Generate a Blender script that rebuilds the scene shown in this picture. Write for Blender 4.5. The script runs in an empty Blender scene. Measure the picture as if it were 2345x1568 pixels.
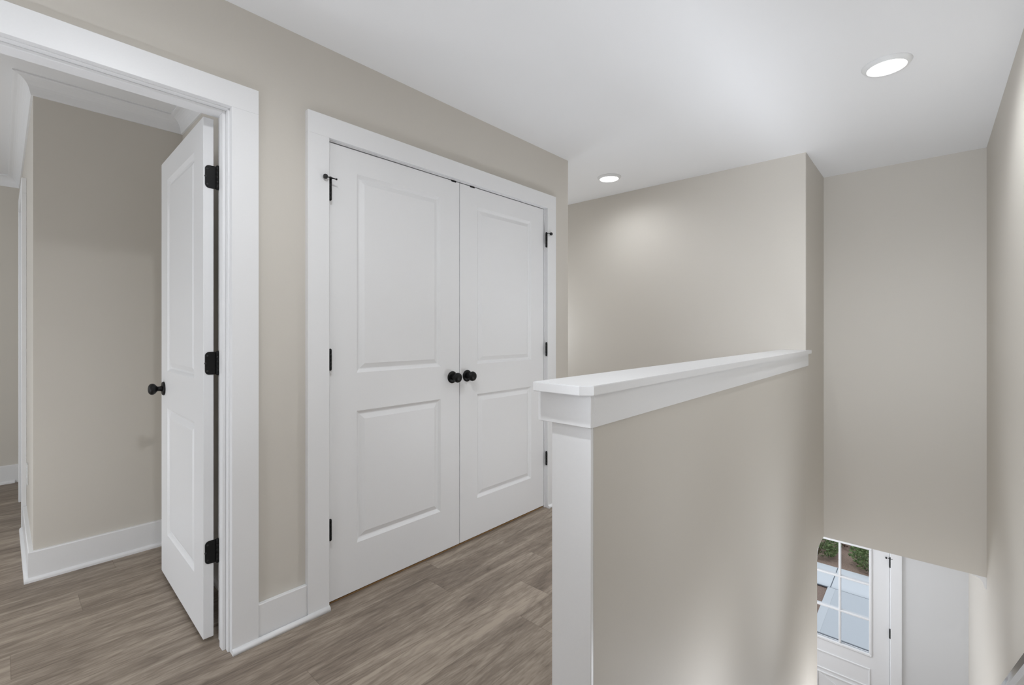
import bpy, bmesh, math, random
from mathutils import Vector, Matrix

sc = bpy.context.scene
# ------------------------------------------------------------------ camera
cam = bpy.data.cameras.new('camera')
cam_o = bpy.data.objects.new('camera', cam)
sc.collection.objects.link(cam_o)
cam_o.location = (0.0, 0.0, 1.2157)
cam_o.rotation_euler = (math.pi / 2, 0.0, 0.7352)
cam.sensor_fit = 'HORIZONTAL'
cam.sensor_width = 36.0
cam.lens = 1058.1 / 2345 * 36.0
cam.shift_x = 0.0
cam.shift_y = -(784 - 756.578) / 2345
cam.clip_start = 0.02
sc.camera = cam_o
# ------------------------------------------------------------------ view + world
sc.view_settings.view_transform = 'Standard'
sc.view_settings.look = 'None'
sc.view_settings.gamma = 1.0
sc.view_settings.use_curve_mapping = False
sc.view_settings.exposure = 0.0
world = bpy.data.worlds.new('world')
sc.world = world
world.use_nodes = True
bg = world.node_tree.nodes['Background']
bg.inputs[0].default_value = (0.82, 0.905, 1.0, 1)
bg.inputs[1].default_value = 0.95


def lamp(name, kind, loc, rot, energy, color=(1, 1, 1), sx=1.0, sy=None, angle=None):
    d = bpy.data.lights.new(name, kind)
    d.energy = energy
    d.color = (color[0] * 0.928, color[1], color[2] * 1.115)   # neutral white balance
    if kind == 'AREA':
        d.shape = 'RECTANGLE'
        d.size = sx
        d.size_y = sy or sx
    if kind == 'SUN':
        d.angle = angle or 0.01
    o = bpy.data.objects.new(name, d)
    sc.collection.objects.link(o)
    o.location = loc
    o.rotation_euler = rot
    return o


H = math.pi / 2
# sun from behind the house, area lights for unseen side-room and foyer windows, added fill lamps
E_ = dict(sun=0.6, win_room=16.35, win_foyer=16.28, L_stair=35.5, L_hall=21.5, L_landing=57.0, b_stair=5.42, b_hall=12.2, b_room=7.17, b_foyer=31.76, b_lower=18.01, b_floor=7.5, u_door=12.57, u_hall=40.96, u_well=7.63, u_low=62.0, u_rear=129.06, b_low_room=19.46, b_mid=5.16, f_top=159.83, f_mid=99.97)
lamp('sun', 'SUN', (0, 0, 12), (math.radians(24), 0, math.radians(-6)), E_['sun'], (1.0, 0.96, 0.9), angle=0.02)
lamp('side_room_window_light', 'AREA', (-3.6, -2.85, 1.4), (-H, 0, math.pi), E_['win_room'], (1.0, 1.0, 0.975), 1.8, 1.5)
lamp('foyer_window_light', 'AREA', (-2.9, 5.5, -1.7), (0, -H, 0), E_['win_foyer'], (1.03, 1.0, 0.95), 1.5, 1.5)


def fill_point(name, loc, e, col=(1, 0.985, 0.965), r=0.12):  # unseen point lamp, added as fill light
    o = lamp(name, 'POINT', loc, (0, 0, 0), e, col)
    o.data.shadow_soft_size = r


fill_point('stairwell_fill', (-0.18, 1.75, -0.30), E_['b_stair'])
fill_point('hall_fill', (-3.2, 3.27, 1.2), E_['b_hall'], r=0.2)
fill_point('side_room_fill', (-4.2, -1.2, 1.3), E_['b_room'], (1.02, 1.0, 0.965), r=0.3)
fill_point('foyer_fill', (-1.9, 5.3, -1.2), E_['b_foyer'], (1.03, 1.0, 0.96), r=0.2)
fill_point('landing_floor_fill', (-1.25, -0.55, 0.35), E_['b_floor'], r=0.15)
fill_point('lower_stair_fill', (-0.18, 3.7, -1.7), E_['b_lower'], r=0.2)


def fill_uplight(name, loc, e, cone=125, tilt=(0, 0), r=0.08):
    o = lamp(name, 'SPOT', loc, (math.pi + tilt[0], tilt[1], 0), e, (1, 0.99, 0.975))
    o.data.spot_size = math.radians(cone)
    o.data.spot_blend = 1.0
    o.data.shadow_soft_size = r


# unseen uplights added low down to brighten the ceiling
fill_uplight('doorway_fill_uplight', (-1.25, 0.15, 0.2), E_['u_door'])
fill_uplight('hall_fill_uplight', (-1.0, 2.3, 0.2), E_['u_hall'], 105, r=0.15)
fill_uplight('stairwell_fill_uplight', (-0.18, 1.45, 0.05), E_['u_well'], 105, r=0.2)
fill_uplight('lower_stair_fill_uplight', (-0.18, 2.85, -0.9), E_['u_low'], 88, r=0.4)
fill_uplight('landing_fill_uplight', (-0.6, -1.2, 0.2), E_['u_rear'])


def aimed(name, loc, target, e, cone):  # unseen spot added to brighten the walls beyond the stairs
    o = lamp(name, 'SPOT', loc, (0, 0, 0), e, (1, 0.99, 0.975))
    o.rotation_euler = (Vector(target) - Vector(loc)).to_track_quat('-Z', 'Y').to_euler()
    o.data.spot_size = math.radians(cone)
    o.data.spot_blend = 1.0
    o.data.shadow_soft_size = 0.25


fill_point('behind_half_wall_fill', (-0.93, 2.2, 0.5), E_['b_mid'], r=0.1)  # added fill lamp, hidden by the half wall
aimed('stair_top_fill', (-0.1, -0.6, 1.3), (-0.3, 4.4, 1.9), E_['f_top'], 45)
aimed('stair_low_fill', (0.0, -0.6, 1.5), (-0.2, 4.48, 0.15), E_['f_mid'], 42)
fill_point('side_room_floor_fill', (-2.75, -0.95, 0.4), E_['b_low_room'], (1.02, 1.0, 0.965), r=0.2)  # added unseen fill for the foot of the side-room wall

# ------------------------------------------------------------------ main dimensions (metres)
ZC = 2.4573                 # upper ceiling
ZR = 2.440                  # side-room ceiling
ZB = -0.4595                # foyer ceiling / underside of the stair header
ZF = -3.10                  # foyer floor
ZG = -3.20                  # ground outside
XW, XWB = -1.9656, -2.08    # closet wall faces
XCAS = -1.9392              # casing front
YE = 2.7885                 # end of closet wall
YB = 3.7608                 # back wall
XS, XPL = -0.6399, -0.7659  # half wall faces
YW = 4.4833                 # header wall over the stairs
XR = 0.2859                 # right wall
YF = 6.45                   # front wall of foyer
XL, YL = -3.245, 0.105      # side-room wall and its outer corner
YS = 0.7125                 # side wall of the nook behind the open door
XEND = -5.45
CASW = 0.0935
ZHEAD = 2.055
ZCT = 2.1484

# ------------------------------------------------------------------ materials
MATS = {}


def nt(name):
    m = bpy.data.materials.new(name)
    m.use_nodes = True
    t = m.node_tree
    return m, t, t.nodes['Principled BSDF']


def paint(name, col, rough, bump=0.0, scale=180.0, spec=0.5):
    m, t, b = nt(name)
    b.inputs['Roughness'].default_value = rough
    b.inputs['Specular IOR Level'].default_value = spec
    geo = t.nodes.new('ShaderNodeTexCoord')
    n = t.nodes.new('ShaderNodeTexNoise')
    n.inputs['Scale'].default_value = scale
    n.inputs['Detail'].default_value = 3
    t.links.new(geo.outputs['Object'], n.inputs['Vector'])
    mx = t.nodes.new('ShaderNodeMix')
    mx.data_type = 'RGBA'
    mx.inputs[6].default_value = (col[0] * .985, col[1] * .985, col[2] * .985, 1)
    mx.inputs[7].default_value = (min(1, col[0] * 1.015), min(1, col[1] * 1.015), min(1, col[2] * 1.015), 1)
    t.links.new(n.outputs['Fac'], mx.inputs[0])
    t.links.new(mx.outputs[2], b.inputs['Base Color'])
    if bump:
        bp = t.nodes.new('ShaderNodeBump')
        bp.inputs['Strength'].default_value = bump
        bp.inputs['Distance'].default_value = 0.002
        t.links.new(n.outputs['Fac'], bp.inputs['Height'])
        t.links.new(bp.outputs['Normal'], b.inputs['Normal'])
    MATS[name] = m
    return m


M_WALL = paint('greige_wall_paint', (0.655, 0.618, 0.558), 0.62, 0.04, 220)
M_FOYER = paint('white_foyer_paint', (0.72, 0.72, 0.72), 0.62, 0.04, 220)
M_CEIL = paint('white_ceiling_paint', (0.87, 0.87, 0.872), 0.8, 0.05, 260)
M_TRIM = paint('white_trim_paint', (0.86, 0.86, 0.863), 0.38)
M_DOOR = paint('white_door_paint', (0.85, 0.85, 0.853), 0.42)
M_BLACK = paint('matte_black_metal', (0.005, 0.005, 0.005), 0.40, spec=0.28)
M_PIN = paint('worn_black_metal', (0.02, 0.02, 0.02), 0.3)
M_RUBBER = paint('black_rubber', (0.015, 0.015, 0.015), 0.55)
M_PLASTIC = paint('white_plastic', (0.78, 0.78, 0.77), 0.35)
M_RAW = paint('raw_wood_edge', (0.36, 0.21, 0.09), 0.7)
M_SLOT = paint('dark_slot', (0.03, 0.03, 0.03), 0.6)
M_CONC = paint('pale_concrete', (0.76, 0.775, 0.79), 0.85, 0.2, 60)
M_CONC_SUN = paint('sunlit_tone_concrete', (0.84, 0.85, 0.86), 0.85, 0.2, 60)  # walk concrete with sunlight put into the colour
M_JOINT = paint('concrete_joint', (0.16, 0.17, 0.19), 0.9)
M_MULCH = paint('brown_mulch', (0.17, 0.11, 0.075), 0.95, 0.8, 70)
M_ROOF = paint('grey_roof', (0.2, 0.2, 0.2), 0.9)


def mulch_fix(m):
    t = m.node_tree
    mx = [n for n in t.nodes if n.type == 'MIX'][0]
    mx.inputs[6].default_value = (0.12, 0.07, 0.05, 1)
    mx.inputs[7].default_value = (0.62, 0.45, 0.36, 1)


mulch_fix(M_MULCH)


def wood_floor(name, warm):
    m, t, b = nt(name)
    L = t.links.new
    N = t.nodes.new

    def math_(op, a, bb=None, c=None):
        n = N('ShaderNodeMath')
        n.operation = op
        for i, v in enumerate((a, bb, c)):
            if v is None:
                continue
            if isinstance(v, (int, float)):
                n.inputs[i].default_value = v
            else:
                L(v, n.inputs[i])
        return n.outputs[0]

    tc = N('ShaderNodeTexCoord')
    sp = N('ShaderNodeSeparateXYZ')
    L(tc.outputs['Object'], sp.inputs[0])
    X, Y = sp.outputs[0], sp.outputs[1]
    W, LEN = 0.18, 1.22
    u = math_('DIVIDE', math_('ADD', X, 0.035), W)
    row = math_('FLOOR', u)
    wn = N('ShaderNodeTexWhiteNoise')
    wn.noise_dimensions = '1D'
    L(row, wn.inputs['W'])
    v = math_('ADD', math_('DIVIDE', Y, LEN), math_('MULTIPLY', wn.outputs['Value'], 7.31))
    col = math_('FLOOR', v)
    cid = N('ShaderNodeCombineXYZ')
    L(row, cid.inputs[0])
    L(col, cid.inputs[1])
    wn2 = N('ShaderNodeTexWhiteNoise')
    wn2.noise_dimensions = '2D'
    L(cid.outputs[0], wn2.inputs['Vector'])
    tone = wn2.outputs['Value']
    # grain coordinates, shifted per plank
    gc = N('ShaderNodeCombineXYZ')
    L(math_('ADD', X, math_('MULTIPLY', tone, 3.7)), gc.inputs[0])
    L(math_('ADD', math_('MULTIPLY', Y, 0.13), math_('MULTIPLY', tone, 11.0)), gc.inputs[1])
    L(math_('MULTIPLY', tone, 5.0), gc.inputs[2])
    n1 = N('ShaderNodeTexNoise')           # broad bands
    n1.inputs['Scale'].default_value = 17
    n1.inputs['Detail'].default_value = 6
    n1.inputs['Roughness'].default_value = 0.55
    n1.inputs['Distortion'].default_value = 0.6
    L(gc.outputs[0], n1.inputs['Vector'])
    n2 = N('ShaderNodeTexNoise')           # fine fibres
    n2.inputs['Scale'].default_value = 150
    n2.inputs['Detail'].default_value = 3
    L(gc.outputs[0], n2.inputs['Vector'])
    # cathedral rings: contour lines of a slow noise
    n3 = N('ShaderNodeTexNoise')
    n3.inputs['Scale'].default_value = 5.5
    n3.inputs['Detail'].default_value = 1.2
    L(gc.outputs[0], n3.inputs['Vector'])
    ring = math_('PINGPONG', math_('MULTIPLY', n3.outputs['Fac'], 34.0), 1.0)
    ring = math_('POWER', ring, 5.0)
    val = math_('ADD', math_('MULTIPLY', n1.outputs['Fac'], 1.15), math_('MULTIPLY', math_('SUBTRACT', n2.outputs['Fac'], 0.12), 0.56))
    val = math_('SUBTRACT', val, math_('ADD', math_('MULTIPLY', ring, 0.15), 0.04))
    val = math_('ADD', val, math_('MULTIPLY', math_('SUBTRACT', tone, 0.5), 0.20))
    ramp = N('ShaderNodeValToRGB')
    e = ramp.color_ramp.elements
    e[0].position, e[0].color = 0.36, (0.140, 0.108, 0.083, 1)
    e[1].position, e[1].color = 1.06, (0.42, 0.350, 0.280, 1)
    k = ramp.color_ramp.elements.new(0.70)
    k.color = (0.26, 0.210, 0.166, 1)
    L(val, ramp.inputs[0])
    # seams
    fu = math_('ABSOLUTE', math_('SUBTRACT', math_('FRACT', u), 0.5))
    fv = math_('ABSOLUTE', math_('SUBTRACT', math_('FRACT', v), 0.5))
    su = math_('GREATER_THAN', fu, 0.5 - 0.0012 / W)
    sv = math_('GREATER_THAN', fv, 0.5 - 0.0012 / LEN)
    seam = math_('MAXIMUM', su, sv)
    mx = N('ShaderNodeMix')
    mx.data_type = 'RGBA'
    mx.blend_type = 'MULTIPLY'
    L(math_('MULTIPLY', seam, 0.45), mx.inputs[0])
    L(ramp.outputs[0], mx.inputs[6])
    mx.inputs[7].default_value = (0.45, 0.42, 0.4, 1)
    L(mx.outputs[2], b.inputs['Base Color'])
    b.inputs['Roughness'].default_value = 0.48
    b.inputs['Specular IOR Level'].default_value = 0.35
    bp = N('ShaderNodeBump')
    bp.inputs['Strength'].default_value = 0.12
    bp.inputs['Distance'].default_value = 0.001
    L(math_('SUBTRACT', n2.outputs['Fac'], seam), bp.inputs['Height'])
    L(bp.outputs['Normal'], b.inputs['Normal'])
    return m


M_FLOOR = wood_floor('grey_brown_vinyl_plank', True)


def rail_wood():
    m, t, b = nt('grey_stained_rail_wood')
    tc = t.nodes.new('ShaderNodeTexCoord')
    mp = t.nodes.new('ShaderNodeMapping')
    mp.inputs['Scale'].default_value = (60, 5, 60)
    n = t.nodes.new('ShaderNodeTexNoise')
    n.inputs['Scale'].default_value = 2
    n.inputs['Detail'].default_value = 5
    r = t.nodes.new('ShaderNodeValToRGB')
    r.color_ramp.elements[0].color = (0.035, 0.033, 0.031, 1)
    r.color_ramp.elements[1].color = (0.11, 0.105, 0.10, 1)
    t.links.new(tc.outputs['Object'], mp.inputs[0])
    t.links.new(mp.outputs[0], n.inputs['Vector'])
    t.links.new(n.outputs['Fac'], r.inputs[0])
    t.links.new(r.outputs[0], b.inputs['Base Color'])
    b.inputs['Roughness'].default_value = 0.22
    b.inputs['Coat Weight'].default_value = 0.8
    b.inputs['Coat Roughness'].default_value = 0.12
    return m


M_RAIL = rail_wood()


def emission(name, col, strength):
    m = bpy.data.materials.new(name)
    m.use_nodes = True
    t = m.node_tree
    t.nodes.clear()
    o = t.nodes.new('ShaderNodeOutputMaterial')
    e = t.nodes.new('ShaderNodeEmission')
    e.inputs[0].default_value = (*col, 1)
    e.inputs[1].default_value = strength
    t.links.new(e.outputs[0], o.inputs[0])
    return m




def glass_mat():
    m = bpy.data.materials.new('clear_door_glass')
    m.use_nodes = True
    t = m.node_tree
    b = t.nodes['Principled BSDF']
    b.inputs['Base Color'].default_value = (0.97, 0.985, 1, 1)
    b.inputs['Roughness'].default_value = 0.0
    b.inputs['Transmission Weight'].default_value = 1.0
    b.inputs['IOR'].default_value = 1.03
    return m


M_GLASS = glass_mat()


def leaf_mat(name, a, bcol):
    m, t, b = nt(name)
    tc = t.nodes.new('ShaderNodeTexCoord')
    n = t.nodes.new('ShaderNodeTexNoise')
    n.inputs['Scale'].default_value = 14
    r = t.nodes.new('ShaderNodeValToRGB')
    r.color_ramp.elements[0].position = 0.35
    r.color_ramp.elements[0].color = (*a, 1)
    r.color_ramp.elements[1].position = 0.7
    r.color_ramp.elements[1].color = (*bcol, 1)
    t.links.new(tc.outputs['Object'], n.inputs['Vector'])
    t.links.new(n.outputs['Fac'], r.inputs[0])
    t.links.new(r.outputs[0], b.inputs['Base Color'])
    b.inputs['Roughness'].default_value = 0.45
    return m


M_LEAF = leaf_mat('green_leaf', (0.10, 0.16, 0.06), (0.42, 0.52, 0.25))
M_DRY = leaf_mat('brown_leaf', (0.18, 0.12, 0.09), (0.50, 0.40, 0.34))
M_STEM = paint('brown_stem', (0.12, 0.08, 0.05), 0.8)


# ------------------------------------------------------------------ mesh helpers
class MB:
    def __init__(self):
        self.bm = bmesh.new()

    def box(self, x0, x1, y0, y1, z0, z1, bevel=0.0, seg=1):
        b = bmesh.new()
        x0, x1 = sorted((x0, x1)); y0, y1 = sorted((y0, y1)); z0, z1 = sorted((z0, z1))
        vs = [b.verts.new((x, y, z)) for x in (x0, x1) for y in (y0, y1) for z in (z0, z1)]
        for f in ((0, 1, 3, 2), (4, 6, 7, 5), (0, 4, 5, 1), (2, 3, 7, 6), (0, 2, 6, 4), (1, 5, 7, 3)):
            b.faces.new([vs[i] for i in f])
        if bevel:
            bmesh.ops.bevel(b, geom=b.edges[:], offset=bevel, segments=seg, affect='EDGES', profile=0.5)
        self.join(b)
        return self

    def join(self, b, mat=None):
        if mat is not None:
            b.transform(mat)
        me = bpy.data.meshes.new('tmp')
        b.to_mesh(me)
        b.free()
        self.bm.from_mesh(me)
        bpy.data.meshes.remove(me)

    def lathe(self, prof, axis='Z', origin=(0, 0, 0), n=40, smooth=True, cap=True):
        """prof: list of (radius, height) along axis"""
        b = bmesh.new()
        rings = []
        for r, h in prof:
            if r < 1e-6:
                rings.append([b.verts.new((0, 0, h))])
            else:
                rings.append([b.verts.new((r * math.cos(2 * math.pi * i / n), r * math.sin(2 * math.pi * i / n), h)) for i in range(n)])
        for a, c in zip(rings, rings[1:]):
            for i in range(n):
                j = (i + 1) % n
                if len(a) == 1 and len(c) == 1:
                    continue
                if len(a) == 1:
                    f = b.faces.new((a[0], c[j], c[i]))
                elif len(c) == 1:
                    f = b.faces.new((a[i], a[j], c[0]))
                else:
                    f = b.faces.new((a[i], a[j], c[j], c[i]))
                f.smooth = smooth
        if cap:
            if len(rings[0]) > 1:
                b.faces.new(rings[0][::-1])
            if len(rings[-1]) > 1:
                b.faces.new(rings[-1])
        bmesh.ops.recalc_face_normals(b, faces=b.faces[:])
        rot = {'Z': Matrix.Identity(4), 'X': Matrix.Rotation(H, 4, 'Y'), '-X': Matrix.Rotation(-H, 4, 'Y'),
               'Y': Matrix.Rotation(-H, 4, 'X'), '-Y': Matrix.Rotation(H, 4, 'X'), '-Z': Matrix.Rotation(math.pi, 4, 'X')}[axis]
        self.join(b, Matrix.Translation(origin) @ rot)
        return self

    def prism(self, pts, vec, smooth=False):
        """closed polygon of 3-D points swept along vec"""
        b = bmesh.new()
        a = [b.verts.new(p) for p in pts]
        c = [b.verts.new(Vector(p) + Vector(vec)) for p in pts]
        b.faces.new(a[::-1])
        b.faces.new(c)
        n = len(pts)
        for i in range(n):
            f = b.faces.new((a[i], a[(i + 1) % n], c[(i + 1) % n], c[i]))
            f.smooth = smooth
        bmesh.ops.recalc_face_normals(b, faces=b.faces[:])
        self.join(b)
        return self

    def sweep(self, prof_at, closed_ends=True):
        """prof_at: list of rings (lists of 3-D points), lofted in order"""
        b = bmesh.new()
        R = [[b.verts.new(p) for p in ring] for ring in prof_at]
        n = len(R[0])
        for a, c in zip(R, R[1:]):
            for i in range(n):
                b.faces.new((a[i], a[(i + 1) % n], c[(i + 1) % n], c[i]))
        if closed_ends:
            b.faces.new(R[0][::-1])
            b.faces.new(R[-1])
        bmesh.ops.recalc_face_normals(b, faces=b.faces[:])
        self.join(b)
        return self

    def build(self, name, mat, parent=None, loc=None, rotz=0.0):
        me = bpy.data.meshes.new(name)
        self.bm.to_mesh(me)
        self.bm.free()
        me.materials.append(mat)
        o = bpy.data.objects.new(name, me)
        sc.collection.objects.link(o)
        if parent is not None:
            o.parent = parent
        if loc is not None:
            o.location = loc
            o.rotation_euler = (0, 0, rotz)
        return o


def tag(o, label, cat, group=None, kind=None):
    o['label'] = label
    if cat:
        o['category'] = cat
    if group:
        o['group'] = group
    if kind:
        o['kind'] = kind
    return o


def empty(name, loc, rotz=0.0, parent=None):
    o = bpy.data.objects.new(name, None)
    o.empty_display_size = 0.05
    sc.collection.objects.link(o)
    o.location = loc
    o.rotation_euler = (0, 0, rotz)
    if parent is not None:
        o.parent = parent
    return o


def cells(xs, ys, zs, solid, round_edges=(), r=0.006):
    """one manifold mesh from a predicate over a rectilinear grid"""
    m = MB()
    b = m.bm
    xs, ys, zs = sorted(set(xs)), sorted(set(ys)), sorted(set(zs))
    S = {}
    for i in range(len(xs) - 1):
        for j in range(len(ys) - 1):
            for k in range(len(zs) - 1):
                S[i, j, k] = bool(solid((xs[i] + xs[i + 1]) / 2, (ys[j] + ys[j + 1]) / 2, (zs[k] + zs[k + 1]) / 2))
    V = {}

    def v(i, j, k):
        if (i, j, k) not in V:
            V[i, j, k] = b.verts.new((xs[i], ys[j], zs[k]))
        return V[i, j, k]

    for (i, j, k), s in S.items():
        if not s:
            continue
        for d, q in (((-1, 0, 0), ((0, 0, 0), (0, 0, 1), (0, 1, 1), (0, 1, 0))), ((1, 0, 0), ((1, 0, 0), (1, 1, 0), (1, 1, 1), (1, 0, 1))),
                     ((0, -1, 0), ((0, 0, 0), (1, 0, 0), (1, 0, 1), (0, 0, 1))), ((0, 1, 0), ((0, 1, 0), (0, 1, 1), (1, 1, 1), (1, 1, 0))),
                     ((0, 0, -1), ((0, 0, 0), (0, 1, 0), (1, 1, 0), (1, 0, 0))), ((0, 0, 1), ((0, 0, 1), (1, 0, 1), (1, 1, 1), (0, 1, 1)))):
            if not S.get((i + d[0], j + d[1], k + d[2]), False):
                b.faces.new([v(i + a, j + c, k + e) for a, c, e in q])
    bmesh.ops.recalc_face_normals(b, faces=b.faces[:])
    if round_edges:
        es = [e for e in b.edges for (x, y) in round_edges
              if all(abs(w.co.x - x) < 1e-5 and abs(w.co.y - y) < 1e-5 for w in e.verts)]
        bmesh.ops.bevel(b, geom=es, offset=r, segments=3, affect='EDGES', profile=0.5)
    return m


def struct(o, label, cat):
    return tag(o, label, cat, kind='structure')


def inr(v, a, b):
    return a < v < b


# ------------------------------------------------------------------ structure: walls, floor, ceiling
O1 = (-0.207, 0.593)         # rough opening, side-room door
O2 = (0.946, 2.5235)         # rough opening, closet
ZO = 2.070
struct(cells([XWB, XW], [-3.0, *O1, *O2, YE], [0, ZO, ZC],
             lambda x, y, z: not (z < ZO and (inr(y, *O1) or inr(y, *O2))), [(XW, YE)])
       .build('wall_left', M_WALL), 'greige hall wall holding the side-room doorway and the closet', 'wall')
struct(cells([-2.80, -2.70, XWB], [YS + 0.1225, 2.67], [0, ZC], lambda x, y, z: x < -2.70).build('wall_closet', M_WALL),
       'back wall inside the closed closet', 'wall')
struct(cells([-4.0, XWB], [2.67, YE], [0, ZC], lambda *a: True).build('wall_hall_side', M_WALL),
       'greige side wall of the back hall round the corner', 'wall')
struct(cells([-4.1, -4.0], [2.67, YB + 0.11], [0, ZC], lambda *a: True).build('wall_hall_end', M_WALL), 'greige end wall of the back hall', 'wall')
struct(cells([-4.0, XPL], [YB, YB + 0.11], [0, ZC], lambda *a: True).build('wall_back', M_WALL),
       'greige back wall behind the half wall, lit by the far ceiling light', 'wall')
Y1 = 1.020                   # near face of half wall
struct(cells([XPL, XS], [YB, 4.19, YW], [ZF, ZB, ZC], lambda x, y, z: not (y > 4.19 and z < ZB), [(XS, YB)])
       .build('wall_stair', M_WALL), 'narrow full-height greige wall where the half wall ends', 'wall')
struct(cells([-3.0, XR], [YW, YW + 0.11], [ZB, ZC], lambda *a: True).build('wall_header', M_WALL),
       'greige wall hanging above the lower stairs with open foyer below', 'wall')
struct(cells([XR, XR + 0.11], [-3.0, YF + 0.12], [ZF, ZC], lambda *a: True).build('wall_right', M_WALL),
       'greige wall at the right of the stairs running down to the foyer', 'wall')
struct(cells([XWB, XR + 0.11], [-3.1, -3.0], [0, ZC], lambda *a: True).build('wall_rear', M_WALL), 'greige landing wall behind the viewer', 'wall')
# side room
struct(cells([XL - 0.115, XL], [YL, YS], [0, ZR], lambda *a: True).build('wall_room_back', M_WALL),
       'greige side-room wall seen through the open doorway', 'wall')
struct(cells([XL - 0.115, XWB], [YS, YS + 0.1225], [0, ZR], lambda *a: True).build('wall_room_side', M_WALL),
       'greige nook wall behind the open white door', 'wall')
D3 = (-4.80, -4.19)
struct(cells([XEND, *D3, XL - 0.115], [YL, YL + 0.115], [0, ZO, ZR], lambda x, y, z: not (z < ZO and inr(x, *D3))).build('wall_room_passage', M_WALL),
       'side-room wall seen edge-on past the outer corner', 'wall')
struct(cells([XEND - 0.11, XEND], [-3.0, YL + 0.115], [0, ZR], lambda *a: True).build('wall_room_end', M_WALL),
       'far end wall of the side room at the left edge', 'wall')
struct(cells([XEND - 0.11, XWB], [-3.1, -3.0], [0, ZR], lambda *a: True).build('wall_room_front', M_WALL), 'outside wall of the side room', 'wall')
# foyer
FD = (-1.262, -0.300)
ZD = -1.025
struct(cells([-3.0, *FD, XR], [YF, YF + 0.12], [ZF, ZD, ZB], lambda x, y, z: not (z < ZD and inr(x, *FD))).build('wall_front', M_FOYER),
       'white foyer wall holding the glazed front door', 'wall')
struct(cells([-3.1, -3.0], [4.08, YF + 0.12], [ZF, ZB], lambda *a: True).build('wall_foyer_side', M_FOYER), 'foyer wall left of the front door', 'wall')
struct(cells([-3.0, XPL], [4.08, 4.19], [ZF, ZB], lambda *a: True).build('wall_foyer_back', M_FOYER), 'foyer wall under the back hall', 'wall')
struct(cells([-3.1, XR + 0.11], [YF, YF + 0.12], [ZB, ZC], lambda *a: True).build('wall_front_upper', M_WALL), 'outside wall above the front door', 'wall')

FX0, FX1 = XEND - 0.11, XR + 0.0
struct(cells([FX0, -4.1, -3.0, XPL, FX1], [-3.1, Y1, YB + 0.11], [-0.25, 0],
             lambda x, y, z: not (x > XPL and y > Y1)).build('floor', M_FLOOR),
       'grey-brown wood plank floor of the hall and side room', 'floor')
struct(cells([-3.0, XPL, XR], [4.19, YW + 0.11, YF], [ZB, -0.26], lambda x, y, z: not (x > XPL and y < YW + 0.11)).build('ceiling_foyer', M_CEIL),
       'white foyer ceiling below the header wall', 'ceiling')
struct(cells([-3.1, XPL, XR + 0.11], [0.9, 4.08, YF + 0.12], [ZF - 0.15, ZF], lambda x, y, z: x > XPL or y > 4.08).build('floor_foyer', M_FLOOR),
       'wood floor of the foyer at the foot of the stairs', 'floor')
CEX, CEY = XR + 0.11, YF + 0.12
struct(cells([FX0, XWB, CEX], [-3.1, 0.78, CEY], [ZR, ZC, ZC + 0.12],
             lambda x, y, z: z > ZC or (x < XWB and y < 0.78)).build('ceiling', M_CEIL),
       'smooth white ceiling over the hall, stairs and side room', 'ceiling')
struct(cells([-8, 6], [-4, 7.0], [ZC + 0.14, ZC + 0.26], lambda *a: True).build('roof', M_ROOF), 'roof slab above the house', 'roof')

# ------------------------------------------------------------------ half wall with ledge
hw = cells([XPL, XS], [Y1, YB], [ZF, 1.0542], lambda *a: True).build('wall_half', M_WALL)
struct(hw, 'waist-high greige half wall with white ledge beside the stairs', 'half wall')
MB().box(XPL + 0.001, XS - 0.0002, Y1 - 0.012, Y1, 0, 1.0542, 0.0012).build('end_panel', M_TRIM, hw)['label'] = 'white end panel'
ap = MB()
AX0, AX1, AY = -0.7996, -0.6308, 0.992
ap.box(AX0, AX1, AY, Y1 - 0.012, 0.9694, 1.0542, 0.0012)
ap.box(XS, AX1, Y1 - 0.012, YB + 0.036, 0.9694, 1.0542, 0.0012)
ap.box(AX0, XPL, Y1 - 0.012, YB, 0.9694, 1.0542, 0.0012)
ap.build('apron', M_TRIM, hw)['label'] = 'white apron board below the ledge'
CX0, CX1, CY0 = -0.7921 - 0.026, -0.6151, 0.9557
ch = 0.026
cp = MB()
CX0 = -0.792
pts = [(CX0, CY0 + 0.004), (CX0 + 0.004, CY0), (CX1 - ch, CY0), (CX1, CY0 + ch), (CX1, YB + 0.055), (XS, YB + 0.055), (XS, YB), (CX0, YB)]
b = bmesh.new()
lo = [b.verts.new((x, y, 1.0542)) for x, y in pts]
hi = [b.verts.new((x, y, 1.0787)) for x, y in pts]
b.faces.new(lo[::-1]); b.faces.new(hi)
for i in range(len(pts)):
    j = (i + 1) % len(pts)
    b.faces.new((lo[i], lo[j], hi[j], hi[i]))
bmesh.ops.recalc_face_normals(b, faces=b.faces[:])
bmesh.ops.bevel(b, geom=[e for e in b.edges if abs(e.verts[0].co.z - e.verts[1].co.z) < 1e-6], offset=0.0016, segments=2, affect='EDGES')
cp.join(b)
cp.build('ledge', M_TRIM, hw)['label'] = 'flat white ledge board with one clipped corner'


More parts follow.
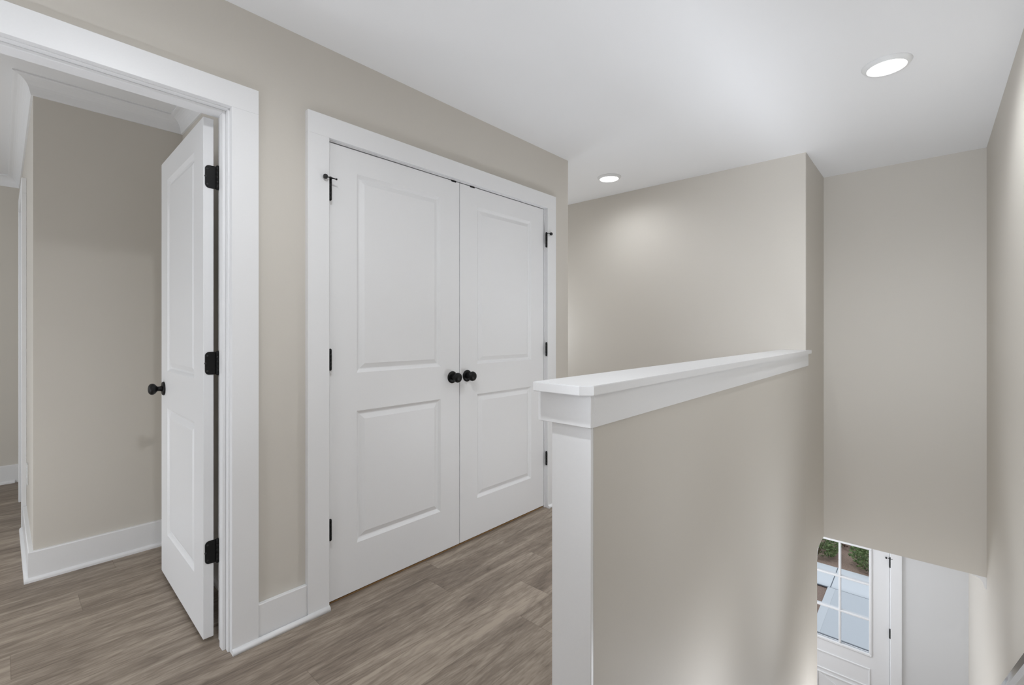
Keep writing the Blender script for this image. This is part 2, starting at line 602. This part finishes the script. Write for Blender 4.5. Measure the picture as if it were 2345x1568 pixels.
# ------------------------------------------------------------------ trim: casings, jambs, baseboards, crown
def door_frame(name, label, y0, y1, left_visible=True, stop=True):
    """cased opening in wall_left; y0,y1 = casing inner edges"""
    m = MB()
    bev = 0.0010
    m.box(XW, XCAS, y0 - CASW, y0, 0, ZHEAD, bev)
    m.box(XW, XCAS, y1, y1 + CASW, 0, ZHEAD, bev)
    m.box(XW, XCAS, y0 - CASW, y1 + CASW, ZHEAD, ZCT, bev)
    o = m.build(name, M_TRIM)
    struct(o, label, 'door casing')
    j = MB()
    rv = 0.006
    j.box(XWB, XW, y0 + rv - 0.019, y0 + rv, 0, ZHEAD - 0.003, 0.001)
    j.box(XWB, XW, y1 - rv, y1 - rv + 0.019, 0, ZHEAD - 0.003, 0.001)
    j.box(XWB, XW, y0 + rv - 0.019, y1 - rv + 0.019, ZHEAD - 0.003, ZHEAD + 0.014, 0.001)
    j.build('jamb', M_TRIM, o)
    s = MB()
    a, c = (-1.990, -2.027) if stop else (-2.0045, -2.041)
    t = 0.011
    s.box(c, a, y0 + rv, y0 + rv + t, 0, ZHEAD - 0.003, 0.0015)
    s.box(c, a, y1 - rv - t, y1 - rv, 0, ZHEAD - 0.003, 0.0015)
    s.box(c, a, y0 + rv + t, y1 - rv - t, ZHEAD - 0.003 - t, ZHEAD - 0.003, 0.0015)
    s.build('door_stop', M_TRIM, o)
    return o


door_frame('trim_1', 'white casing and jamb around the open side-room doorway', -0.194, 0.5801)
door_frame('trim_2', 'white casing and jamb around the closed double closet doors', 0.9591, 2.5105, stop=False)


def shoe_profile(n=5, w=0.014, h=0.020):
    p = [(0, 0), (w, 0)]
    for i in range(1, n + 1):
        a = i / n * H
        p.append((w * math.cos(a) if i < n else 0.001, h * (0.25 + 0.75 * math.sin(a))))
    p.append((0, h))
    return p


# baseboard between the two casings, with shoe moulding running on across both casings
bbl = MB().box(XW, XW + 0.020, 0.5801 + CASW, 0.9591 - CASW, 0, 0.143, 0.002).build('baseboard_left', M_TRIM)
struct(bbl, 'short white baseboard between the doorway and the closet', 'baseboard')
MB().prism([(XCAS + a, 0.5801, z) for a, z in shoe_profile()], (0, 0.9591 - 0.5801, 0), True).build('shoe_moulding', M_TRIM, bbl)
bb2 = MB().box(XW, XW + 0.020, 2.5105 + CASW, YE, 0, 0.143, 0.002).build('baseboard_hall', M_TRIM)
struct(bb2, 'white baseboard right of the closet doors', 'baseboard')
MB().prism([(XCAS + a, 2.5105, z) for a, z in shoe_profile()], (0, CASW, 0), True).build('shoe_moulding', M_TRIM, bb2)
bb3 = MB().box(-3.9, XPL - 0.03, YB - 0.018, YB, 0, 0.143, 0.002).build('baseboard_back', M_TRIM)
struct(bb3, 'white baseboard along the back wall', 'baseboard')

# side-room baseboard wraps the outer corner
BT = 0.018


def poly_run(path, prof, zbase=0.0, up=1):
    """sweep a (offset, z) profile along an xy polyline; offset goes to the right of travel, mitred"""
    rings = []
    n = len(path)
    for i, (x, y) in enumerate(path):
        def nrm(p, q):
            dx, dy = q[0] - p[0], q[1] - p[1]
            l = math.hypot(dx, dy)
            return (dy / l, -dx / l)
        if i == 0:
            nx, ny = nrm(path[0], path[1])
        elif i == n - 1:
            nx, ny = nrm(path[-2], path[-1])
        else:
            a, c = nrm(path[i - 1], path[i]), nrm(path[i], path[i + 1])
            k = 1 + a[0] * c[0] + a[1] * c[1]
            nx, ny = (a[0] + c[0]) / k, (a[1] + c[1]) / k
        rings.append([(x + nx * o, y + ny * o, zbase + up * z) for o, z in prof])
    return MB().sweep(rings)


base_prof = [(0, 0), (BT, 0), (BT, 0.139), (BT - 0.003, 0.143), (0, 0.143)]
pth = [(-4.10, YL), (XL, YL), (XL, YS), (XWB - 0.14, YS)]
bbr = poly_run(pth, base_prof).build('baseboard_room', M_TRIM)
struct(bbr, 'white baseboard wrapping the side-room wall corner', 'baseboard')
pth2 = [(-4.10, YL - BT), (XL + BT, YL - BT), (XL + BT, YS - BT), (XWB - 0.14, YS - BT)]
poly_run(pth2, shoe_profile()).build('shoe_moulding', M_TRIM, bbr)
bbe = poly_run([(XEND, -2.9), (XEND, YL)], base_prof).build('baseboard_end', M_TRIM)
struct(bbe, 'white baseboard on the far side-room end wall', 'baseboard')
poly_run([(XEND + BT, -2.9), (XEND + BT, YL - 0.03)], shoe_profile()).build('shoe_moulding', M_TRIM, bbe)

# cove crown moulding in the side room (profile: offset from wall, drop from ceiling)
crown = [(0, 0), (0.070, 0), (0.070, 0.007), (0.062, 0.009)]
for i in range(1, 8):
    a = i / 8 * H
    crown.append((0.062 - 0.050 * math.sin(a), 0.009 + 0.062 * (1 - math.cos(a))))
crown += [(0.010, 0.073), (0.008, 0.080), (0, 0.080)]
poly = [(XEND, -2.9), (XEND, YL), (XL, YL), (XL, YS), (XWB, YS), (XWB, 0.62)]
# travel so that the room is on the right
cro = poly_run(poly, crown, ZR, -1).build('trim_3', M_TRIM)
struct(cro, 'white cove crown moulding around the side-room ceiling', 'crown moulding')

# casing of the far side-room opening
m = MB()
m.box(D3[1] - 0.002 - 0.0, D3[1] + 0.085, YL - 0.022, YL, 0, ZHEAD, 0.0015)
m.box(D3[0] - 0.085, D3[0] + 0.018, YL - 0.022, YL, 0, ZHEAD, 0.0015)
m.box(D3[0] - 0.085, D3[1] + 0.085, YL - 0.022, YL, ZHEAD, ZCT, 0.0015)
t4 = m.build('trim_4', M_TRIM)
struct(t4, 'white casing seen edge-on past the side-room corner', 'door casing')
d5 = MB().box(D3[0], D3[1], YL + 0.05, YL + 0.085, 0.0, ZO, 0.002).build('door_5', M_DOOR)
struct(d5, 'closed white door inside the edge-on side-room casing', 'door')

# foyer crown pieces below the header
fc = MB()
fcp = crown
fc.sweep([[(XR - o, y, ZB - z) for o, z in fcp] for y in (YW + 0.002, YF)])
fcx = fc.build('trim_5', M_TRIM)
struct(fcx, 'white foyer crown moulding whose end shows at the right wall', 'crown moulding')
fcl = MB()
fcl.sweep([[(x, 4.19 + o, ZB - z) for o, z in fcp] for x in (-2.9, XS)])
struct(fcl.build('trim_6', M_TRIM), 'foyer crown moulding ending where the stair wall stops', 'crown moulding')


# ------------------------------------------------------------------ two-panel doors
DW, DT = 0.762, 0.035
ZTOPDOOR, ZBOTDOOR = 2.047, 0.020


def panel_door_mesh(w, t, z0, z1, panels):
    """slab with moulded panels on both faces. local: x 0..w, y -t/2..t/2"""
    b = bmesh.new()
    rings = [(0.0, 0.0), (0.0015, 0.0015), (0.004, 0.0035), (0.0115, 0.0110), (0.0155, 0.0125), (0.0185, 0.0125), (0.041, 0.0025)]
    xs = sorted({0, w, *[v for p in panels for v in p[:2]]})
    zs = sorted({z0, z1, *[v for p in panels for v in p[2:]]})
    for side in (-1, 1):
        y = side * t / 2
        V = {}
        for x in xs:
            for z in zs:
                V[x, z] = b.verts.new((x, y, z))
        for i in range(len(xs) - 1):
            for k in range(len(zs) - 1):
                cx, cz = (xs[i] + xs[i + 1]) / 2, (zs[k] + zs[k + 1]) / 2
                if any(p[0] < cx < p[1] and p[2] < cz < p[3] for p in panels):
                    continue
                b.faces.new([V[xs[i], zs[k]], V[xs[i + 1], zs[k]], V[xs[i + 1], zs[k + 1]], V[xs[i], zs[k + 1]]])
        for (xa, xb, za, zb) in panels:
            prev = [V[xa, za], V[xb, za], V[xb, zb], V[xa, zb]]
            for ins, dep in rings[1:]:
                yy = side * (t / 2 - dep)
                cur = [b.verts.new(q) for q in ((xa + ins, yy, za + ins), (xb - ins, yy, za + ins), (xb - ins, yy, zb - ins), (xa + ins, yy, zb - ins))]
                for i in range(4):
                    j = (i + 1) % 4
                    b.faces.new((prev[i], prev[j], cur[j], cur[i]))
                prev = cur
            b.faces.new(prev)
    def strip(pts):
        for p, q in zip(pts, pts[1:]):
            b.faces.new([b.verts.new((p[0], -t / 2, p[1])), b.verts.new((q[0], -t / 2, q[1])), b.verts.new((q[0], t / 2, q[1])), b.verts.new((p[0], t / 2, p[1]))])
    strip([(x, z0) for x in xs]); strip([(x, z1) for x in xs])
    strip([(0, z) for z in zs]); strip([(w, z) for z in zs])
    bmesh.ops.remove_doubles(b, verts=b.verts[:], dist=1e-5)
    bmesh.ops.recalc_face_normals(b, faces=b.faces[:])
    eds = [e for e in b.edges if len(e.link_faces) == 2 and e.calc_face_angle(0) > 1.4]
    bmesh.ops.bevel(b, geom=eds, offset=0.0012, segments=1, affect='EDGES')
    m = MB()
    m.join(b)
    return m


PANELS = [(0.134, DW - 0.134, 0.235, 0.844), (0.134, DW - 0.134, 1.021, 1.939)]
KNOB_PROF = [(0.0, 0.0), (0.033, 0.0), (0.0335, 0.003), (0.031, 0.0075), (0.022, 0.010), (0.0135, 0.012), (0.0115, 0.018),
             (0.0115, 0.026), (0.014, 0.030), (0.0215, 0.034), (0.0265, 0.041), (0.0275, 0.048), (0.0255, 0.055), (0.019, 0.0605), (0.010, 0.063), (0.0, 0.0635)]


def knob(parent, x, z, side):
    ax = '-Y' if side < 0 else 'Y'
    e = MB().lathe([(0, 0), (0.033, 0), (0.0335, 0.003), (0.031, 0.0075), (0.022, 0.0095), (0.0, 0.0095)], ax, (0, 0, 0), 48)
    o = e.build('knob_rosette', M_BLACK, parent, (x, side * DT / 2, z))
    k = MB().lathe([(0, 0.0090), (0.0150, 0.0092), (0.0125, 0.013), (0.0110, 0.020), (0.0112, 0.026), (0.0150, 0.030), (0.0215, 0.0345),
                    (0.0262, 0.041), (0.0272, 0.048), (0.0252, 0.0545), (0.0190, 0.060), (0.010, 0.0625), (0, 0.063)], ax, (0, 0, 0), 48)
    k.build('knob_handle', M_BLACK, o)
    return o


def knuckle(parent, x, y, z, hh=0.089, r=0.0062, mat=M_BLACK):
    """barrel of a butt hinge: five knuckles and a pin with small heads"""
    m = MB()
    prof = [(0, -hh / 2 - 0.004), (0.004, -hh / 2 - 0.003), (0.0045, -hh / 2)]
    n = 5
    for i in range(n):
        a = -hh / 2 + hh * i / n
        c = a + hh / n
        prof += [(r - 0.0008, a), (r, a + 0.0006), (r, c - 0.0006), (r - 0.0008, c)]
    prof += [(0.0045, hh / 2), (0.0045, hh / 2 + 0.003), (0, hh / 2 + 0.004)]
    m.lathe(prof, 'Z', (0, 0, 0), 20)
    return m.build('hinge', mat, parent, (x, y, z))


def pin_stop(parent, x, y, z, s):
    """hinge-pin door stop: collar on top of the pin, threaded arm with rubber bumper, small fixed tip. local door space, s = +1 bumper towards -x"""
    m = MB()
    m.lathe([(0, 0), (0.0065, 0), (0.0065, 0.004), (0.003, 0.008), (0.006, 0.011), (0, 0.012)], 'Z', (0, 0, 0), 20)
    m.box(-0.004, 0.004, -0.022, 0.004, 0.0, 0.004, 0.0008)
    m.lathe([(0, 0), (0.0022, 0), (0.0022, 0.026), (0, 0.026)], '-X' if s > 0 else 'X', (0, -0.019, 0.002), 12)
    m.lathe([(0, 0), (0.0025, 0), (0.0025, 0.016), (0.0042, 0.018), (0.0042, 0.021), (0, 0.021)], 'X' if s > 0 else '-X', (0, -0.019, 0.001), 12)
    o = m.build('pin_stop', M_BLACK, parent, (x, y, z))
    MB().lathe([(0, 0), (0.008, 0), (0.0105, 0.003), (0.0105, 0.010), (0.008, 0.014), (0, 0.015)], '-X' if s > 0 else 'X', (-s * 0.024, -0.019, 0.002), 24).build('bumper', M_RUBBER, o)
    return o


def closet_leaf(name, label, y_start, hinge_first, knob_local):
    root = empty(name, (XW - DT / 2 - 0.0005, y_start, 0), H)
    panel_door_mesh(DW, DT, ZBOTDOOR - 0.004, ZTOPDOOR, PANELS).build('slab', M_DOOR, root)
    struct(root, label, 'door')
    knob(root, knob_local, 0.957, -1)
    hx = -0.0035 if hinge_first else DW + 0.0035
    yy = -DT / 2 - 0.0200
    for i, hz in enumerate((1.832, 1.088, 0.343)):
        h = knuckle(root, hx, yy, hz)
        if i == 0:
            pin_stop(h, 0, 0, 0.0445, 1 if hinge_first else -1)
    cx = DW - 0.042 if hinge_first else 0.095
    MB().box(cx - 0.018, cx + 0.018, -DT / 2 - 0.0012, -DT / 2 + 0.014, ZTOPDOOR - 0.005, ZTOPDOOR + 0.0045, 0.001).build('ball_catch', M_BLACK, root)
    return root


closet_leaf('door_2', 'left leaf of the closed white double closet doors', 0.9700, True, DW - 0.053)
closet_leaf('door_3', 'right leaf of the closed white double closet doors', 1.7365, False, 0.053)
# bare floor edge under the closet doors
th = MB().box(XW - 0.10, XW - 0.012, 0.966, 2.504, 0.0, 0.006, 0.001).build('trim_7', M_RAW)
struct(th, 'thin brown raw wood strip under the closet doors', 'threshold')

# open door of the side room, swung into the room
d1 = empty('door_1', (-2.083, 0.5415, 0), math.pi - math.radians(1.0))
struct(d1, 'white two-panel door standing open into the side room', 'door')
panel_door_mesh(DW, DT, ZBOTDOOR, ZTOPDOOR - 0.004, PANELS).build('slab', M_DOOR, d1)
knob(d1, DW - 0.06, 0.932, 1)
knob(d1, DW - 0.06, 0.932, -1)
MB().box(DW - 0.0005, DW + 0.0015, -0.0125, 0.0125, 0.90, 0.957, 0.0004).build('latch_plate', M_BLACK, d1)


def leaf_hinge(parent, z):
    """leaf with rounded corners on the door's hinge edge plus the barrel. local: edge at x=0, -y towards the jamb"""
    hh, w, r = 0.089, 0.033, 0.015
    y0 = DT / 2 - 0.0055          # inner edge of the leaf
    y1 = -DT / 2 - 0.008          # barrel side
    pts = []
    for cx, cz, a0 in ((y0 - r, hh / 2 - r, 0), (y0 - r, -hh / 2 + r, -90)):
        seq = range(0, 7)
        arc = [(cx + r * math.cos(math.radians(90 - 15 * i)), cz + r * math.sin(math.radians(90 - 15 * i))) for i in seq] if a0 == 0 else \
              [(cx + r * math.cos(math.radians(-15 * i)), cz + r * math.sin(math.radians(-15 * i))) for i in seq]
        pts += arc
    pts += [(y1, -hh / 2), (y1, hh / 2)]
    m = MB().prism([(0.0, y, z_) for y, z_ in pts], (-0.0022, 0, 0))
    o = m.build('hinge', M_BLACK, parent, (0, 0, z))
    k = knuckle(o, -0.006, y1 - 0.004, 0, hh, 0.0065)
    k.name = 'barrel'
    s = MB()
    for sy, sz in ((0.004, 0.030), (0.0105, 0.0), (0.004, -0.030)):
        s.lathe([(0, 0), (0.0038, 0), (0.0032, 0.0007), (0.0012, 0.0008), (0.001, 0.0004), (0, 0.0004)], '-X', (-0.0022, sy, sz), 14)
    s.build('hinge_screws', M_PIN, o)
    return o


for z in (1.815, 1.088, 0.352):
    leaf_hinge(d1, z)

# ------------------------------------------------------------------ front door down in the foyer
fd = empty('door_4', (0, 0, 0))
struct(fd, 'white front door with glazed upper half in the foyer below', 'door')
DX0, DX1, DZ0, DZ1 = -1.2385, -0.3235, ZF + 0.022, -1.048
GX0, GX1, GZ0, GZ1 = -1.062, -0.500, -2.367, -1.215
Yi, Yo = YF + 0.004, YF + 0.048
slab = cells([DX0, GX0, GX1, DX1], [Yi, Yo], [DZ0, GZ0, GZ1, DZ1], lambda x, y, z: not (inr(x, GX0, GX1) and inr(z, GZ0, GZ1)))
slab.build('slab', M_DOOR, fd)


def frame_mould(m, x0, x1, z0, z1, w, y, d, b=0.004):
    """raised moulding frame on an interior face (towards -y)"""
    m.box(x0 - w, x1 + w, y - d, y, z1, z1 + w, b)
    m.box(x0 - w, x1 + w, y - d, y, z0 - w, z0, b)
    m.box(x0 - w, x0, y - d, y, z0, z1, b)
    m.box(x1, x1 + w, y - d, y, z0, z1, b)


g = MB()
frame_mould(g, GX0, GX1, GZ0, GZ1, 0.026, Yi, 0.012)
g.build('glazing_frame', M_DOOR, fd)
mu = MB()
mx = (GX0 + GX1) / 2 + 0.014
mu.box(mx - 0.011, mx + 0.011, Yi - 0.008, Yo, GZ0, GZ1, 0.004)
for z in (-1.602, -1.992):
    mu.box(GX0, GX1, Yi - 0.0075, Yo - 0.0005, z - 0.011, z + 0.011, 0.004)
mu.build('muntins', M_DOOR, fd)
MB().box(GX0, GX1, Yi + 0.018, Yi + 0.024, GZ0, GZ1).build('glass', M_GLASS, fd)['label'] = 'clear glass panes'
p = MB()
frame_mould(p, -1.062, -0.505, -2.722, -2.545, 0.018, Yi, 0.008, 0.0035)
frame_mould(p, -0.975, -0.56, -3.02, -2.79, 0.018, Yi, 0.010, 0.0035)


def diag(m, xa, za, xb, zb, w, y, d):
    dx, dz = xb - xa, zb - za
    l = math.hypot(dx, dz)
    nx, nz = -dz / l * w / 2, dx / l * w / 2
    m.prism([(xa + nx, y, za + nz), (xb + nx, y, zb + nz), (xb - nx, y, zb - nz), (xa - nx, y, za - nz)], (0, -d, 0))


diag(p, -0.970, -2.795, -0.565, -3.015, 0.03, Yi, 0.007)
diag(p, -0.970, -3.015, -0.565, -2.795, 0.03, Yi, 0.0065)
p.build('panel_moulding', M_DOOR, fd)
for i, z in enumerate((-1.296, -2.062, -2.83)):
    h = knuckle(fd, DX1 + 0.004, Yi - 0.007, z, 0.10, 0.0075)
    if i == 0:
        s_ = pin_stop(h, 0, 0, 0.05, 1)
MB().lathe([(0, 0), (0.033, 0), (0.033, 0.005), (0.014, 0.010), (0.012, 0.03), (0.026, 0.04), (0.027, 0.052), (0.018, 0.062), (0, 0.063)], '-Y', (DX0 + 0.07, Yi, -2.15), 32).build('knob', M_BLACK, fd)
m = MB()
cw = 0.094
m.box(DX1 + 0.010, DX1 + 0.010 + cw, YF - 0.022, YF, ZF, DZ1 + 0.006, 0.002)
m.box(DX0 - 0.010 - cw, DX0 - 0.010, YF - 0.022, YF, ZF, DZ1 + 0.006, 0.002)
m.box(DX0 - 0.010 - cw, DX1 + 0.010 + cw, YF - 0.022, YF, DZ1 + 0.006, DZ1 + 0.006 + cw, 0.002)
t8 = m.build('trim_8', M_TRIM)
struct(t8, 'white casing around the front door in the foyer', 'door casing')
j = MB()
j.box(FD[0], DX0 - 0.003, YF, YF + 0.12, ZF, DZ1 + 0.003)
j.box(DX1 + 0.003, FD[1], YF, YF + 0.12, ZF, DZ1 + 0.003)
j.box(FD[0], FD[1], YF, YF + 0.12, DZ1 + 0.003, ZD)
j.build('jamb', M_TRIM, t8)
bf = MB().box(DX1 + 0.010 + cw, XR, YF - 0.018, YF, ZF, ZF + 0.143, 0.002).build('baseboard_front', M_TRIM)
struct(bf, 'white baseboard right of the front door', 'baseboard')

# ------------------------------------------------------------------ stairs and handrail
st = MB()
RISE, RUN, Y0S = (0 - ZF) / 16, 0.268, 1.17
pl = [(XS + 0.002, Y0S, 0.0)]
prof = []
for i in range(15):
    y = Y0S + i * RUN
    z = -RISE * (i + 1)
    prof += [(y, z), (y + RUN, z)]
yend = Y0S + 15 * RUN
poly = [(Y0S, -0.249)] if False else []
pts = prof + [(yend, ZF), (Y0S + 2.4 * RUN, ZF), (Y0S, -0.42)]
st.prism([(XS, y, z) for y, z in pts], (XR - XS, 0, 0))
sto = st.build('floor_stairs', M_FLOOR)
struct(sto, 'flight of stairs descending between the half wall and right wall', 'stairs')
struct(cells([XS, XR], [Y1, Y0S], [-0.25, 0], lambda *a: True).build('floor_landing', M_FLOOR), 'strip of landing floor at the head of the stairs', 'floor')

hr = empty('handrail', (0.235, 2.7726, -0.238))
tag(hr, 'dark grey handrail sloping down the right wall of the stairs', 'handrail')
rp = MB()
sl = -0.7246
w2, hgt = 0.021, 0.058
sec = []
for i in range(15):
    a_ = math.pi - math.pi * i / 14
    sec.append((w2 * math.cos(a_), -0.020 + 0.020 * math.sin(a_)))
sec += [(w2 * 0.92, -0.040), (w2 * 0.62, -hgt), (-w2 * 0.62, -hgt), (-w2 * 0.92, -0.040)]
rings = []
for y in (1.15, 4.25):
    dy = y - 2.7726
    rings.append([(dx, dy, sl * dy + dz * 1.2) for dx, dz in sec])
rp.sweep(rings)
ro = rp.build('rail', M_RAIL, hr)
for f_ in ro.data.polygons:
    f_.use_smooth = len(f_.vertices) == 4 and f_.center.z > sl * f_.center.y - 0.055
for y in (1.45, 2.75, 4.0):
    dy = y - 2.7726
    m = MB()
    z = sl * dy - hgt * 1.2
    m.box(-0.006, 0.006, dy - 0.012, dy + 0.012, z - 0.035, z + 0.006, 0.002)
    m.box(-0.006, XR - 0.235, dy - 0.008, dy + 0.008, z - 0.045, z - 0.032, 0.002)
    m.lathe([(0, 0), (0.028, 0), (0.028, 0.004), (0.02, 0.008), (0, 0.008)], '-X', (XR - 0.235, dy, z - 0.038), 24)
    m.build('bracket', M_BLACK, hr)


# ------------------------------------------------------------------ recessed ceiling lights
M_LENS = emission('lit_led_lens', (1.0, 0.985, 0.96), 6.0)


def ceiling_light(x, y, z, label, group, strength, beam=170, blend=1.0):
    root = empty('recessed_light', (x, y, z))
    tag(root, label, 'ceiling light', group)
    MB().lathe([(0.0745, -0.016), (0.0775, -0.0175), (0.0815, -0.0165), (0.0905, -0.006), (0.0945, -0.002), (0.0950, 0.0), (0.0745, 0.0), (0.0725, -0.011), (0.0745, -0.016)],
               'Z', (0, 0, 0), 64, cap=False).build('trim_ring', M_PLASTIC, root)
    MB().lathe([(0.0730, -0.008), (0.0730, -0.0125), (0.050, -0.0145), (0.0, -0.0155)], 'Z', (0, 0, 0), 64, cap=True).build('lens', M_LENS, root)['label'] = 'glowing white lens'
    o = lamp('downlight', 'SPOT', (0, 0, -0.02), (0, 0, 0), strength, (1.03, 0.99, 0.93))
    o.parent = root
    o.data.spot_size = math.radians(beam)
    o.data.spot_blend = blend
    o.data.shadow_soft_size = 0.06
    return root


G = 'recessed ceiling lights'
ceiling_light(-0.150, 2.775, ZC, 'round recessed ceiling light, lit, over the stairwell', G, E_['L_stair'])
ceiling_light(-1.929, 3.308, ZC, 'round recessed ceiling light, lit, over the back hall behind the closet corner', G, E_['L_hall'])
ceiling_light(-0.79, 0.33, ZC, 'round recessed ceiling light, lit, over the landing, out of the picture above', G, E_['L_landing'], 178, 0.6)

# ------------------------------------------------------------------ outlet on the edge-on side-room wall
ou = empty('wall_outlet', (-3.88, YL, 0.385))
tag(ou, 'white electrical outlet low on the side-room wall seen edge-on', 'outlet')
MB().box(-0.036, 0.036, -0.006, 0, -0.059, 0.059, 0.002).build('cover_plate', M_PLASTIC, ou)
for s in (-1, 1):
    MB().lathe([(0, 0), (0.016, 0), (0.016, 0.0015), (0, 0.0015)], '-Y', (0, -0.006, s * 0.02), 20).build('socket', M_PLASTIC, ou)

# ------------------------------------------------------------------ outside the front door
struct(MB().box(-14, 14, YF + 0.12, 30, ZG - 0.3, ZG - 0.03).build('ground', M_MULCH), 'brown mulch ground outside the front door', 'ground')
pa = MB()
pa.box(-1.195, 0.6, 8.045, 9.56, ZG - 0.02, ZG)
pa.box(-6, 6, 9.575, 10.45, ZG - 0.02, ZG)
po = pa.build('path', M_CONC)
struct(po, 'pale concrete walk outside the front door', 'path')
MB().box(-1.305, -1.196, 8.045, 9.56, ZG - 0.02, ZG + 0.0005).build('sunlit_strip', M_CONC_SUN, po)  # sunlit band of the walk, painted as a paler slab
MB().box(-6, 6, 9.56, 9.575, ZG - 0.02, ZG - 0.008).build('joint', M_JOINT, po)
MB().box(-1.275, -1.262, 9.58, 10.44, ZG - 0.01, ZG + 0.0008).build('joint', M_JOINT, po)
pr = MB().box(-3, 2, YF + 0.12, 7.985, ZG - 0.02, ZG - 0.004, 0.002).build('porch', M_CONC)
struct(pr, 'concrete porch step right outside the front door', 'porch')
MB().box(-3, 2, 7.95, 8.045, ZG - 0.03, ZG - 0.012).build('step_gap', M_JOINT, pr)


def shrub(x, y, h, r, seed, mat, label, n=520, leaf=0.035):
    rnd = random.Random(seed)
    root = empty('shrub', (x, y, ZG - 0.03))
    tag(root, label, 'shrub', 'shrubs along the concrete walk')
    b = bmesh.new()
    for i in range(n):
        a = rnd.uniform(0, 2 * math.pi)
        u = rnd.uniform(0.1, 1.0)
        rr = r * math.sqrt(rnd.uniform(0.15, 1)) * math.sin(math.pi * min(0.93, 0.18 + u * 0.75))
        pz = h * u
        c = Vector((rr * math.cos(a), rr * math.sin(a), pz))
        out = Vector((math.cos(a), math.sin(a), rnd.uniform(0.1, 1.2))).normalized()
        side = out.cross(Vector((rnd.uniform(-1, 1), rnd.uniform(-1, 1), rnd.uniform(-0.3, 1)))).normalized()
        nrm = out.cross(side)
        L = leaf * rnd.uniform(0.7, 1.4)
        w = L * 0.38
        p0, p1 = c, c + out * L
        mid = c + out * L * 0.45
        v = [b.verts.new(q) for q in (p0, mid + side * w + nrm * w * 0.3, p1, mid - side * w + nrm * w * 0.3)]
        b.faces.new((v[0], v[1], v[2]))
        b.faces.new((v[0], v[2], v[3]))
    m = MB()
    m.join(b)
    m.build('foliage', mat, root)
    s = MB()
    for i in range(5):
        a = i * 1.3 + seed
        s.sweep([[(rad * math.cos(t) + o * math.cos(a), rad * math.sin(t) + o * math.sin(a), zz) for t in (0, 2.1, 4.2)]
                 for rad, o, zz in ((0.008, 0.01, 0), (0.006, r * 0.25, h * 0.4), (0.002, r * 0.5, h * 0.85))])
    s.build('stems', M_STEM, root)
    return root


shrub(-1.66, 10.92, 0.52, 0.37, 1, M_LEAF, 'green leafy shrub at the walk seen through the upper left pane', 1100, 0.055)
shrub(-0.76, 10.84, 0.52, 0.35, 4, M_LEAF, 'green leafy shrub at the walk seen through the upper right pane', 1100, 0.055)
shrub(-2.05, 11.85, 0.66, 0.40, 5, M_LEAF, 'taller green shrub in the second row behind the upper left pane', 900, 0.06)
shrub(-1.17, 11.72, 0.52, 0.34, 6, M_DRY, 'dry brown shrub in the second row behind the door muntin', 900, 0.055)
shrub(-0.22, 11.75, 0.62, 0.42, 7, M_LEAF, 'green shrub in the second row right of the glazing', 900, 0.06)
